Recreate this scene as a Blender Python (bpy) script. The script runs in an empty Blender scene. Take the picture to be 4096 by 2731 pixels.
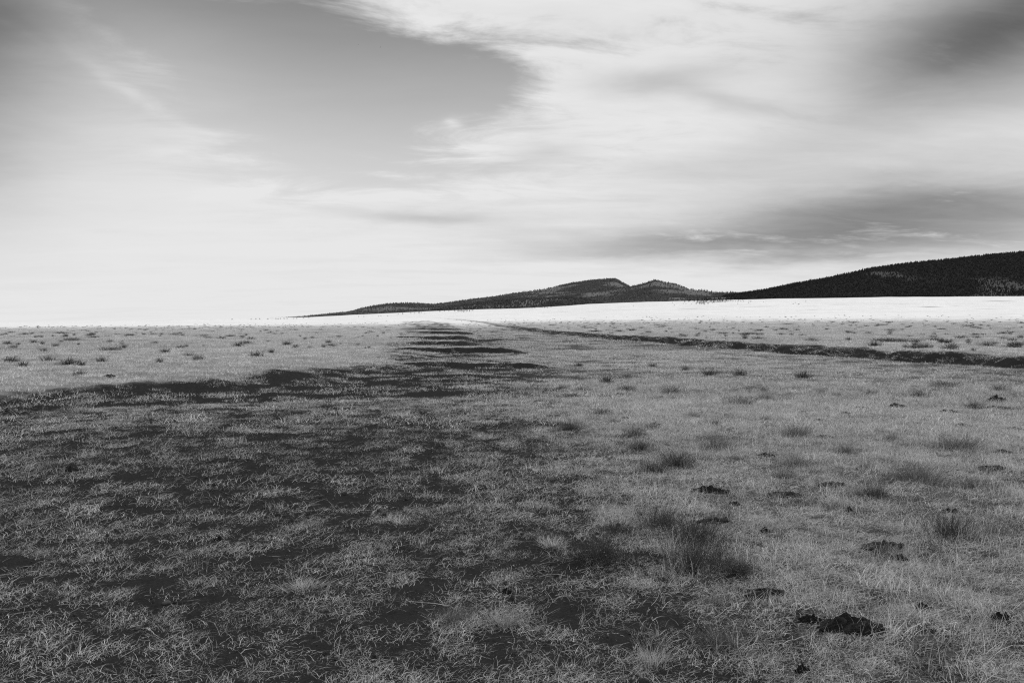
import bpy, math, random
import numpy as np
from mathutils import Vector, Matrix

R = math.radians
random.seed(7)
rng = np.random.default_rng(11)
scene = bpy.context.scene
col = scene.collection

# ------------------------------------------------------------------ camera
CAM_Z = 1.7
F = 796.0                      # focal length in pixels of a 1024 px wide frame
HY = 321.5                     # row of eye level in that frame
PITCH = math.atan((341.0 - HY) / F)
cam_d = bpy.data.cameras.new('camera')
cam_d.sensor_width = 36.0
cam_d.lens = 36.0 * F / 1024.0
cam_d.clip_start = 0.05
cam_d.clip_end = 60000.0
cam = bpy.data.objects.new('camera', cam_d)
col.objects.link(cam)
cam.location = (0, 0, CAM_Z)
cam.rotation_euler = (R(90) - PITCH, 0, 0)
scene.camera = cam

# ------------------------------------------------------------------ light
SUN_AZ, SUN_EL = R(26), R(37)   # to the right of straight ahead, high
sun_dir = Vector((math.sin(SUN_AZ) * math.cos(SUN_EL), math.cos(SUN_AZ) * math.cos(SUN_EL), math.sin(SUN_EL)))
sd = bpy.data.lights.new('sun', 'SUN')
sd.energy = 5.0
sd.angle = R(1.2)
sd.color = (1.0, 1.0, 1.0)
sun = bpy.data.objects.new('sun', sd)
col.objects.link(sun)
sun.location = (0, 0, 60)
sun.rotation_euler = (-sun_dir).to_track_quat('-Z', 'Y').to_euler()

scene.view_settings.view_transform = 'Standard'
scene.view_settings.look = 'None'
scene.view_settings.gamma = 1.0
scene.view_settings.use_curve_mapping = False
scene.view_settings.exposure = 0.0
scene.cycles.max_bounces = 6
scene.cycles.diffuse_bounces = 3
scene.cycles.transparent_max_bounces = 12
scene.cycles.use_denoising = False        # film grain rather than smoothed grass
scene.cycles.filter_width = 1.2


# ------------------------------------------------------------------ node expressions
class E:
    """tiny expression wrapper round shader math nodes"""
    nt = None

    def __init__(self, s):
        self.s = s

    @staticmethod
    def math(op, *a, clamp=False):
        n = E.nt.nodes.new('ShaderNodeMath')
        n.operation = op
        n.use_clamp = clamp
        for i, v in enumerate(a):
            if isinstance(v, E):
                E.nt.links.new(v.s, n.inputs[i])
            else:
                n.inputs[i].default_value = float(v)
        return E(n.outputs[0])

    def __add__(s, o): return E.math('ADD', s, o)
    def __radd__(s, o): return E.math('ADD', s, o)
    def __sub__(s, o): return E.math('SUBTRACT', s, o)
    def __rsub__(s, o): return E.math('SUBTRACT', o, s)
    def __mul__(s, o): return E.math('MULTIPLY', s, o)
    def __rmul__(s, o): return E.math('MULTIPLY', s, o)
    def __truediv__(s, o): return E.math('DIVIDE', s, o)


def sstep(x, a, b):
    n = E.nt.nodes.new('ShaderNodeMapRange')
    n.interpolation_type = 'SMOOTHSTEP'
    n.inputs['From Min'].default_value = a
    n.inputs['From Max'].default_value = b
    E.nt.links.new(x.s, n.inputs['Value'])
    return E(n.outputs['Result'])


def mixf(a, b, t):
    return a + (b - a) * t if isinstance(a, E) else (b - a) * t + a


def noise(vec, scale, detail=4.0, rough=0.55, dist=0.0):
    n = E.nt.nodes.new('ShaderNodeTexNoise')
    n.inputs['Scale'].default_value = scale
    n.inputs['Detail'].default_value = detail
    n.inputs['Roughness'].default_value = rough
    n.inputs['Distortion'].default_value = dist
    E.nt.links.new(vec, n.inputs['Vector'])
    return E(n.outputs[0])


def combine(x, y, z):
    n = E.nt.nodes.new('ShaderNodeCombineXYZ')
    for i, v in enumerate((x, y, z)):
        if isinstance(v, E):
            E.nt.links.new(v.s, n.inputs[i])
        else:
            n.inputs[i].default_value = v
    return n.outputs[0]


def srgb(v):
    v /= 255.0
    return v / 12.92 if v <= 0.04045 else ((v + 0.055) / 1.055) ** 2.4


# ------------------------------------------------------------------ sky (world): clear sky + cloud deck
world = bpy.data.worlds.new('World')
scene.world = world
world.use_nodes = True
nt = world.node_tree
E.nt = nt
nt.nodes.clear()
out = nt.nodes.new('ShaderNodeOutputWorld')
bg = nt.nodes.new('ShaderNodeBackground')
SKY_STRENGTH = 0.1
bg.inputs['Strength'].default_value = SKY_STRENGTH
nt.links.new(bg.outputs[0], out.inputs['Surface'])
skyn = nt.nodes.new('ShaderNodeTexSky')
skyn.sky_type = 'NISHITA'
skyn.sun_disc = False
skyn.sun_elevation = SUN_EL
skyn.sun_rotation = SUN_AZ
skyn.altitude = 2000
skyn.air_density = 1.0
skyn.dust_density = 0.6
sep = nt.nodes.new('ShaderNodeSeparateColor')
nt.links.new(skyn.outputs[0], sep.inputs[0])
# black-and-white photograph taken through a red filter: only the red of the blue sky counts
clear_red = E(sep.outputs[0]) * SKY_STRENGTH

tc = nt.nodes.new('ShaderNodeTexCoord')
sx = nt.nodes.new('ShaderNodeSeparateXYZ')
nt.links.new(tc.outputs['Generated'], sx.inputs[0])
dx, dy, dz = E(sx.outputs[0]), E(sx.outputs[1]), E(sx.outputs[2])
az0 = E.math('ARCTAN2', dx, dy)
el0 = E.math('ARCSINE', dz)
up = E.math('MAXIMUM', dz, 0.0) + 0.10
px_, py_ = dx / up, dy / up
plane = combine(px_, py_, 0.0)                       # the cloud deck seen in perspective
plane_s = combine(px_ * 0.55 + py_ * 0.12, py_ * 1.0 - px_ * 0.15, 3.7)
wn = noise(plane, 0.9, 5.0, 0.6)
wn2 = noise(combine(px_ + 11.3, py_ - 4.1, 2.0), 0.9, 5.0, 0.6)
fine = noise(plane_s, 3.0, 10.0, 0.64, 0.5)
broad = noise(plane_s, 0.75, 4.0, 0.5, 0.3)
sheet = noise(combine(px_ * 0.35, py_ * 1.3, 8.0), 1.6, 6.0, 0.6, 0.6)
az = az0 + (wn - 0.5) * 0.10
el = el0 + (wn2 - 0.5) * 0.055


def angles(x, y):
    X, Z = (x - 512) / F, (HY - y) / F
    return math.atan(X), math.atan(Z / math.hypot(1, X))


def blob(x, y, rx, ry, rot=0.0, a=None, e=None):
    """soft elliptical patch of sky, its centre given as bearing and height"""
    a0, e0 = angles(x, y)
    u = (a or az) - a0
    v = (e or el) - e0
    sa, se = rx / F * 0.9, ry / F * 0.95
    c, s = math.cos(rot), math.sin(rot)
    uu = (u * c + v * s) / sa
    vv = (v * c - u * s) / se
    return E.math('EXPONENT', (uu * uu + vv * vv) * -1.0)


h = E.math('MAXIMUM', el0, 0.0)
haze_low = E.math('EXPONENT', E.math('POWER', h, 2.4) * -16.0)      # pale air towards the horizon
clear = E.math('MINIMUM', clear_red, 0.30) * 0.35 + haze_low * 0.68 + 0.0 + (fine - 0.5) * 0.05
# openings in the deck
gap = (blob(300, 45, 165, 62, -0.10) + blob(455, 82, 90, 28, -0.05) * 0.95 + blob(110, 6, 120, 22, -0.35) * 0.7
       + blob(300, 130, 150, 60, -0.15) * 0.8)
deck = sstep(gap * -1.0 + (fine - 0.5) * 1.9 + (broad - 0.5) * 0.7, -0.70, -0.05)
deck = mixf(deck, 0.55, blob(110, 105, 150, 85, -0.3) * 0.75)
wisps = blob(118, 84, 85, 6, -0.42) * 0.5 + blob(235, 165, 60, 5, -0.1) * 0.35 + blob(449, 120, 10, 6) + blob(385, 194, 24, 4, 0.1) * 0.8 + blob(255, 190, 45, 6, 0.15) * 0.5
deck = E.math('MINIMUM', deck + wisps * (fine * 1.4), 1.0)
# light and dark in the deck, with vignette darkening painted into the corners
calm = 1.0 - blob(120, 245, 300, 110) * 0.8
lum = 0.80 + (sheet - 0.5) * calm * 0.26 + (fine - 0.5) * calm * 0.22
dark = (blob(1060, 0, 190, 75, 0.25) * 0.80 + blob(925, 45, 90, 40, 0.1) * 0.18
        + blob(995, 205, 180, 30, -0.02) * 0.42 + blob(830, 212, 170, 24, 0.05) * 0.30
        + blob(690, 247, 190, 18, -0.02) * 0.44 + blob(900, 240, 180, 26, -0.08) * 0.30
        + blob(655, 78, 80, 16, 0.05) * 0.28 + blob(720, 100, 60, 10, -0.25) * 0.22
        + blob(430, 218, 85, 11, 0.0) * 0.30 + blob(545, 155, 60, 14, 0.0) * 0.20
        + blob(740, 165, 130, 25, 0.1) * 0.20
        + blob(-40, 5, 135, 95, 0.0) * 0.80 + blob(-30, 150, 70, 80, 0.0) * 0.26)  # vignette painted as darkening at the left corner and edge
lum = lum - dark * (0.80 + (sheet - 0.5) * 0.45) - E.math('MAXIMUM', h - 0.5, 0.0) * 0.12
lum = E.math('MAXIMUM', lum, 0.10)
# low veil in front of everything near the horizon
total = mixf(clear, lum, deck * 0.94 + 0.03)
cap = E.math('MINIMUM', total, 0.80)
skyval = cap / SKY_STRENGTH
cc = nt.nodes.new('ShaderNodeCombineColor')
for i in range(3):
    nt.links.new(skyval.s, cc.inputs[i])
nt.links.new(cc.outputs[0], bg.inputs['Color'])


# ------------------------------------------------------------------ noise and terrain functions (numpy)
def _hash(ix, iy, seed):
    n = (ix.astype(np.int64) * 374761393 + iy.astype(np.int64) * 668265263 + seed * 982451653) & 0x7fffffff
    n = ((n ^ (n >> 13)) * 1274126177) & 0x7fffffff
    return ((n ^ (n >> 16)) & 0xffff) / 65535.0


def vnoise(x, y, seed=0):
    x = np.asarray(x, float); y = np.asarray(y, float)
    ix, iy = np.floor(x), np.floor(y)
    fx, fy = x - ix, y - iy
    fx = fx * fx * (3 - 2 * fx); fy = fy * fy * (3 - 2 * fy)
    a, b = _hash(ix, iy, seed), _hash(ix + 1, iy, seed)
    c, d = _hash(ix, iy + 1, seed), _hash(ix + 1, iy + 1, seed)
    return (a * (1 - fx) + b * fx) * (1 - fy) + (c * (1 - fx) + d * fx) * fy


def fbm(x, y, seed=0, octv=4, gain=0.5):
    t, amp, nrm = 0.0, 1.0, 0.0
    for k in range(octv):
        t = t + amp * vnoise(x * 2 ** k + 17.3 * k, y * 2 ** k - 9.1 * k, seed + k)
        nrm += amp
        amp *= gain
    return t / nrm


def ss(a, b, x):
    t = np.clip((x - a) / (b - a), 0, 1)
    return t * t * (3 - 2 * t)


def bearing(x):
    return (x - 512.0) / F


# wash: right bank and left bank as x over y
XR = np.array([(-400, 10), (-40, 12), (5, 17.5), (15, 18.2), (27, 17.2), (36, 14.9), (50, 11.9), (80, 8.2), (123, 2.8), (200, -4.5),
               (270, -10), (400, -27), (600, -58), (800, -100), (1000, -175), (1400, -420), (14000, -9000)], float)
XL = np.array([(-400, -26), (-40, -14), (5, -11.5), (14, -9), (20.5, -6.5), (25, -4.2), (29, -1.2), (43, -3.2), (58, -4.8), (75, -6.8), (108, -9.2),
               (142, -13.5), (208, -22), (300, -38), (400, -52), (600, -92), (800, -140), (1000, -220), (1400, -480), (14000, -9100)], float)
# tongues of turf reaching from the left bank into the wash: y of face, height, right end, depth of the flat top
SPURS = [(28.6, 0.20, 0.9, 2.2, -4.0), (43.0, 0.30, -0.1, 5.0, -6.4), (57.5, 0.28, -3.2, 5.5, -7.6), (75, 0.36, -4.3, 8, -11),
         (82, 0.30, -5.2, 6, -9.5), (106, 0.42, -6.4, 11, -13), (141, 0.44, -10.2, 14, -20), (166, 0.42, -12.5, 9, -21), (196, 0.5, -15.8, 16, -27),
         (240, 0.55, -19.5, 18, -33), (290, 0.4, -25, 22, -38), (345, 0.42, -32, 25, -46)]

# height of the plain's far edge (row of the picture it reaches, by column)
PE = np.array([(-900, 321.5), (-300, 322), (0, 322.2), (100, 320.6), (194, 318.9), (305, 316.7), (426, 311.0), (541, 307), (587, 303.6),
               (650, 301.6), (771, 298.3), (888, 296.7), (1024, 296), (1300, 297), (2000, 305)], float)
R_EDGE = 2200.0


def polar(x, y):
    r = np.hypot(x, y)
    yy = np.maximum(y, 1e-6)
    c = np.where(y > 0.15 * r, 512 + F * x / yy, np.where(x > 0, 4000.0, -4000.0))
    return r, c


# hills: (skyline columns/rows, ridge distance, foot distance)
HILLS = [
    # long main ridge with the blunt summit
    dict(p=[(270, 319), (306, 316.8), (330, 314.6), (349, 312.3), (367, 307.6), (389, 303.6), (407, 302.8), (434, 304.2), (464, 300.6), (494, 296.6),
            (513, 293.4), (532, 291), (551.5, 288), (570.6, 283.8), (590, 280.5), (609, 278.3), (615.6, 278.4), (622, 282), (630, 286.5),
            (645, 292), (665, 299), (700, 306)], d=[(270, 3000), (420, 3300), (620, 4300), (700, 4400)], foot=2250, seed=3),
    # second summit in front of it to the right
    dict(p=[(560, 305), (580, 297), (599, 291.5), (618, 287.8), (630, 286.5), (642, 284), (655, 280), (665, 282.4), (676, 284.3), (689, 289.2), (713, 292),
            (745, 293.4), (775, 296), (820, 300)], d=[(560, 3000), (655, 3300), (820, 2900)], foot=2250, seed=5),
    # low wooded bench in front
    dict(p=[(430, 311), (455, 306), (480, 303), (505, 300.5), (540, 299), (570, 298), (585, 299.5), (600, 303), (640, 306)], d=[(430, 2500), (640, 2600)], foot=2230, seed=7),
    # large dark hill
    dict(p=[(690, 303), (720, 297), (745, 293.3), (769, 289.5), (793, 284), (825, 279), (857, 271.4), (873, 267.4), (904.5, 263.5), (952, 258.5), (1024, 251.5),
            (1120, 244), (1220, 243), (1400, 262), (1700, 290), (2100, 310)], d=[(690, 2700), (800, 3000), (1024, 3300), (2000, 3300)], foot=2230, seed=9),
]
for hh in HILLS:
    hh['p'] = np.array(hh['p'], float)
    hh['d'] = np.array(hh['d'], float)


def plain_rise(x, y, r, c):
    edge = CAM_Z + (HY - np.interp(c, PE[:, 0], PE[:, 1])) / F * R_EDGE * np.where(y > 0.3 * r, y / np.maximum(r, 1e-6), 0.5)
    g = np.clip((r - 90) / (R_EDGE - 90), 0, None)
    return (edge - 0.2) * np.where(g < 1, g ** 1.35, 1.0)


def hills_z(x, y):
    r, c = polar(x, y)
    zb = np.full(r.shape, -1e9)
    which = np.full(r.shape, -1)
    base_r = plain_rise(x, y, r, c)
    for i, H in enumerate(HILLS):
        p = H['p']
        inside = (c > p[0, 0]) & (c < p[-1, 0]) & (r > H['foot'])
        D = np.interp(c, H['d'][:, 0], H['d'][:, 1])
        row = np.interp(c, p[:, 0], p[:, 1])
        # distances are measured along the ground: row -> height at range D
        cosb = np.where(inside, 1 / np.hypot(1, (c - 512) / F), 1)
        top = CAM_Z + (HY - row) / F * D * cosb
        foot = H['foot']
        t = np.clip((r - foot) / (D - foot), 0, 1)
        up_ = 0.45 * t + 0.55 * ss(0, 1, t)
        down = np.clip(1 - (r - D) / (D * 0.35), -0.6, 1)
        prof = np.where(r < D, up_, 1 - (1 - down) ** 1.5)
        zz = base_r + (top - base_r) * prof
        rough = (fbm(x / 260, y / 260, H['seed'], 4) - 0.5) * 26 * np.clip(np.minimum(t, 1 - np.abs(r - D) / D * 1.2) * 1.1, 0, 1) * (1 - 0.75 * np.exp(-((r - D) / 160) ** 2))
        zz = np.where(inside, zz + rough, -1e9)
        which = np.where(zz > zb, i, which)
        zb = np.maximum(zb, zz)
    return zb, which


def wash(x, y):
    """height of the wash and its banks above the floor, before the far rise"""
    wig = (fbm(x / 3.0, y / 3.0, 31, 3) - 0.5)
    wig2 = (fbm(x / 9.0, y / 9.0, 37, 3) - 0.5)
    xr = np.interp(y, XR[:, 0], XR[:, 1]) + wig * 2.2 + wig2 * 2.2 + (fbm(x / 0.9, y / 0.9, 39, 2) - 0.5) * 0.7
    xl = np.interp(y, XL[:, 0], XL[:, 1]) + wig * 1.6 + wig2 * 1.4
    d = np.hypot(x, y)
    wr = 1.5 + 0.0040 * d
    wl = 1.3 + 0.008 * d + 2.2 * ss(22, 30, y) + 1.5 * ss(60, 140, y)
    zr = 0.43 * ss(0, 1, (x - xr) / wr) ** 0.8 + 0.08 * ss(0, 1, (x - xr + 3) / 3)
    zl = 0.25 * ss(0, 1, (xl - x) / (wl + 0.7))
    z = np.maximum(zr, zl)
    zf, xf, yf = z.ravel(), x.ravel(), y.ravel()
    for (yk, hk, xe, dep, xs) in SPURS:
        i = np.nonzero((yf > yk - 2.5) & (yf < yk + dep + 2.5) & (xf < xe + 4) & (xf > -140))[0]
        if not len(i):
            continue
        xi, yi = xf[i], yf[i]
        n = (fbm(xi / 1.4, xi * 0 + yk, 41, 3) - 0.5)
        n2 = (fbm(xi / 5.0, xi * 0 + yk, 43, 2) - 0.5)
        f = ss(-0.02, 0.32 + 0.002 * yk, yi - yk - n * 0.9 - n2 * 1.6) * (1 - ss(dep * 0.35, dep, yi - yk))
        e = 1 - ss(xe - 0.55 - 0.006 * yk, xe + 0.9 + 0.008 * yk, xi + n * 0.5)
        hk = 0.17 + (hk - 0.17) * ss(xs - 2 - 0.03 * yk, xs + 2 + 0.01 * yk, xi)
        zf[i] = np.maximum(zf[i], (hk - 0.03 + 0.06 * fbm(xi / 0.8, yi / 0.8, 47, 2)) * f * e)
    return zf.reshape(x.shape), xl, xr


def height(x, y, fine_=True):
    x = np.asarray(x, float); y = np.asarray(y, float)
    r, c = polar(x, y)
    zw, xl, xr = wash(x, y)
    z = zw * (1 - 0.6 * ss(500, 1100, r)) + plain_rise(x, y, r, c)
    z = z + (fbm(x / 90, y / 90, 51, 3) - 0.5) * 3.0 * ss(300, 1500, r)
    if fine_:
        # crumbled, lumpy faces on the cut banks
        onb = np.clip(np.minimum(zw, 0.55 - zw) / 0.16, 0, 1) * (1 - (0.45 + 0.35 * ss(24, 60, r)) * (x < xr - 4)) * (1 - ss(100, 250, r))
        z = z + onb * ((fbm(x / 0.7, y / 0.7, 63, 4) - 0.5) * 0.34 + (np.abs(fbm(x / 1.6, y / 1.6, 65, 3) - 0.5) - 0.12) * 0.5)
        amp = 0.05 * (1 - ss(60, 200, r))
        z = z + (fbm(x / 0.9, y / 0.9, 61, 4) - 0.5) * amp + (fbm(x / 6, y / 6, 67, 3) - 0.5) * 0.10 * (1 - ss(60, 250, r))
        z = z + (fbm(x / 0.22, y / 0.22, 71, 3) - 0.5) * 0.035 * (1 - ss(6, 22, r))
    hz, _ = hills_z(x, y)
    return np.maximum(z, hz)


Z0 = float(height(np.array([0.0]), np.array([0.0]))[0])


def H1(x, y):
    return float(height(np.array([x]), np.array([y]))[0]) - Z0


def HA(x, y):
    return height(x, y) - Z0


def ground_at(cx, cy, base=1.0, display=True):
    """ground point looked at through a place of the picture (display: 2352 px wide picture)"""
    k = 1024.0 / 2352.0 if display else 1.0
    X, Z = (cx * k - 512) / F, (HY - cy * k) / F
    lo, hi = math.log(2.2), math.log(4000)
    for n in (220, 60):
        ts = np.exp(np.linspace(lo, hi, n))
        xs, ys, zs = ts * X, ts, CAM_Z + ts * Z
        below = np.nonzero(zs < HA(xs, ys))[0]
        i = below[0] if len(below) else len(ts) - 1
        lo, hi = math.log(ts[max(i - 1, 0)]), math.log(ts[i])
    return float(xs[i]), float(ys[i]), H1(xs[i], ys[i])


def cover(x, y):
    """how much dry grass stands on the soil, 0..1"""
    r, c = polar(x, y)
    zw, xl, xr = wash(x, y)
    e = 0.12 + 0.002 * r
    slope = np.hypot(wash(x + e, y)[0] - wash(x - e, y)[0], wash(x, y + e)[0] - wash(x, y - e)[0]) / (2 * e)
    side = ss(-2.6, 2.6, x - 0.2 + 0.02 * np.clip(y - 15, 0, 30))
    floor_c = 0.25 + 0.64 * side
    # bare, trampled soil left and middle; nearest grass also thinned to imitate vignette darkening
    floor_c = floor_c - 0.13 * (1 - ss(4, 13, y)) - 0.10 * (1 - ss(4, 8, y)) * (1 - side)
    floor_c = floor_c - 0.16 * np.exp(-((x - 0.2) / 0.9) ** 2 - ((y - 5.6) / 1.8) ** 2)
    floor_c = floor_c - 0.12 * np.exp(-((x + 4.6) / 2.4) ** 2 - ((y - 11) / 4.0) ** 2)
    floor_c = floor_c + 0.16 * ss(36, 80, y) * (1 - side)
    floor_c = floor_c + (1.1 - floor_c) * ss(70, 150, y)
    left = ss(-0.6, 3.2, xl - x - 2.4 * ss(24, 32, y) - 2.0 * ss(60, 140, y) + 2.4 * (fbm(x / 1.1, y / 1.1, 78, 4) - 0.5))
    floor_c = floor_c + 0.14 * ss(3.0, 8.0, x)
    cv = floor_c * (1 - left) + 1.42 * left
    cv = np.where(x > xr + 1.0, 1.36, cv)
    spur = ss(0.17, 0.24, zw) * (slope < 0.07)
    cv = np.maximum(cv, 1.25 * spur)
    cv = cv - (0.22 + 0.9 * np.maximum(fbm(x / 1.3, y / 1.3, 77, 3), 0.8 * ss(25, 60, r))) * ss(0.07, 0.22, slope)
    return np.clip(cv, 0.02, 1.5), left, slope


# ------------------------------------------------------------------ materials
def material(name):
    m = bpy.data.materials.new(name)
    m.use_nodes = True
    m.node_tree.nodes.clear()
    E.nt = m.node_tree
    o = m.node_tree.nodes.new('ShaderNodeOutputMaterial')
    return m, m.node_tree, o


def grey(v):
    n = E.nt.nodes.new('ShaderNodeCombineColor')
    for i in range(3):
        if isinstance(v, E):
            E.nt.links.new(v.s, n.inputs[i])
        else:
            n.inputs[i].default_value = v
    return n.outputs[0]


def attr(name):
    n = E.nt.nodes.new('ShaderNodeAttribute')
    n.attribute_name = name
    return E(n.outputs['Fac'])


def obj_random():
    return E(E.nt.nodes.new('ShaderNodeObjectInfo').outputs['Random'])


def principled(nt_, o, colour, rough=0.9, spec=0.1, normal=None):
    b = nt_.nodes.new('ShaderNodeBsdfPrincipled')
    nt_.links.new(colour, b.inputs['Base Color'])
    b.inputs['Roughness'].default_value = rough
    b.inputs['Specular IOR Level'].default_value = spec
    if normal is not None:
        nt_.links.new(normal, b.inputs['Normal'])
    nt_.links.new(b.outputs[0], o.inputs['Surface'])
    return b


def bump(nt_, hgt, strength, distance):
    b = nt_.nodes.new('ShaderNodeBump')
    b.inputs['Strength'].default_value = strength
    b.inputs['Distance'].default_value = distance
    nt_.links.new(hgt.s, b.inputs['Height'])
    return b.outputs[0]


def ground_material():
    m, t, o = material('prairie_ground')
    tcn = t.nodes.new('ShaderNodeTexCoord')
    P = tcn.outputs['Object']
    cov = attr('cover')
    far = attr('far')
    n1 = noise(P, 0.9, 6, 0.6)
    n2 = noise(P, 9.0, 5, 0.65)
    n3 = noise(P, 60.0, 4, 0.7)
    nb = noise(P, 0.02, 5, 0.6)
    soil = 0.014 + n2 * 0.026 + (n3 - 0.5) * 0.04
    straw = 0.30 + (n1 - 0.5) * 0.10 + (n2 - 0.5) * 0.16
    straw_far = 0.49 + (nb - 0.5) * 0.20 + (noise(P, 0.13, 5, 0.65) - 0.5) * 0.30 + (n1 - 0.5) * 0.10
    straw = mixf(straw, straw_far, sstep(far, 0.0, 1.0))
    hill = attr('hill')
    straw = mixf(straw, 0.17 + (nb - 0.5) * 0.1, hill)
    soil = mixf(soil, soil * 0.45, hill)
    litter = sstep(cov * 1.1 + (n2 - 0.5) * 1.1 + (n3 - 0.5) * 1.4 + (n1 - 0.5) * 0.5, 0.62, 0.95)
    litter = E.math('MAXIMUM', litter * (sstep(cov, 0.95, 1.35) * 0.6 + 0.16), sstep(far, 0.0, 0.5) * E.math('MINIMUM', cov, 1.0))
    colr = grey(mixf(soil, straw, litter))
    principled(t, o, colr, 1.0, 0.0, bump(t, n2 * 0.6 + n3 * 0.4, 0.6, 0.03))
    return m


def blade_material(name, base, vary, trans=0.3):
    m, t, o = material(name)
    tone = attr('tone')
    c = grey(E.math('MULTIPLY', tone * base, obj_random() * vary + (1 - vary * 0.5)))
    d = t.nodes.new('ShaderNodeBsdfDiffuse')
    tr = t.nodes.new('ShaderNodeBsdfTranslucent')
    t.links.new(c, d.inputs[0]); t.links.new(c, tr.inputs[0])
    mx = t.nodes.new('ShaderNodeMixShader')
    mx.inputs[0].default_value = trans
    t.links.new(d.outputs[0], mx.inputs[1]); t.links.new(tr.outputs[0], mx.inputs[2])
    t.links.new(mx.outputs[0], o.inputs['Surface'])
    return m


def rough_material(name, a, b, scale, bstr=0.6, bdist=0.02, rough=0.95):
    m, t, o = material(name)
    P = t.nodes.new('ShaderNodeTexCoord').outputs['Object']
    n1 = noise(P, scale, 6, 0.65)
    n2 = noise(P, scale * 4, 4, 0.7)
    v = mixf(a, b, sstep(n1 * 0.7 + n2 * 0.3, 0.35, 0.7))
    principled(t, o, grey(v), rough, 0.15, bump(t, n1 * 0.6 + n2 * 0.4, bstr, bdist))
    return m


M_GROUND = ground_material()
M_STRAW = blade_material('dry_straw', 0.52, 0.75)
M_STALK = blade_material('pale_stalk', 0.55, 0.2, 0.1)
M_TUSS = blade_material('dark_tussock_stems', 0.10, 0.3)
M_TUSS2 = blade_material('grey_tussock_stems', 0.17, 0.3)
M_SEED = blade_material('seed_heads', 0.42, 0.2)
M_CLOD = rough_material('black_crust', 0.012, 0.05, 14, 0.9, 0.03)
M_STONE = rough_material('grey_stone', 0.05, 0.13, 18, 0.5, 0.01)
M_NEEDLE = blade_material('conifer_needles', 0.045, 0.5, 0.15)
M_FOREST = blade_material('forest_needles', 0.05, 0.0, 0.15)
M_BARK = rough_material('bark', 0.04, 0.09, 6)
M_BIRD = rough_material('dark_feathers', 0.03, 0.06, 10, 0.2)


# ------------------------------------------------------------------ mesh helpers
def mesh_np(name, v, f, mats, attrs=None, smooth=False, mat_idx=None):
    v = np.asarray(v, np.float32)
    me = bpy.data.meshes.new(name)
    f = np.asarray(f, np.int32)
    k = f.shape[1]
    me.vertices.add(len(v))
    me.vertices.foreach_set('co', v.ravel())
    me.loops.add(f.size)
    me.loops.foreach_set('vertex_index', f.ravel())
    me.polygons.add(len(f))
    me.polygons.foreach_set('loop_start', np.arange(0, f.size, k, dtype=np.int32))
    me.polygons.foreach_set('loop_total', np.full(len(f), k, np.int32))
    if mat_idx is not None:
        me.polygons.foreach_set('material_index', np.asarray(mat_idx, np.int32))
    if smooth:
        me.polygons.foreach_set('use_smooth', np.ones(len(f), bool))
    for m in (mats if isinstance(mats, (list, tuple)) else [mats]):
        me.materials.append(m)
    for an, av in (attrs or {}).items():
        a = me.attributes.new(an, 'FLOAT', 'POINT')
        a.data.foreach_set('value', np.asarray(av, np.float32))
    me.update(calc_edges=True)
    me.validate()
    return me


def link(name, me, loc=(0, 0, 0), rz=0.0, parent=None, scale=None):
    o = bpy.data.objects.new(name, me)
    col.objects.link(o)
    o.location = loc
    o.rotation_euler = (0, 0, rz)
    if scale is not None:
        o.scale = (scale, scale, scale) if not hasattr(scale, '__len__') else scale
    if parent:
        o.parent = parent
    return o


def tag(o, label=None, cat=None, group=None, kind=None):
    if label: o['label'] = label
    if cat: o['category'] = cat
    if group: o['group'] = group
    if kind: o['kind'] = kind
    return o


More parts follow.
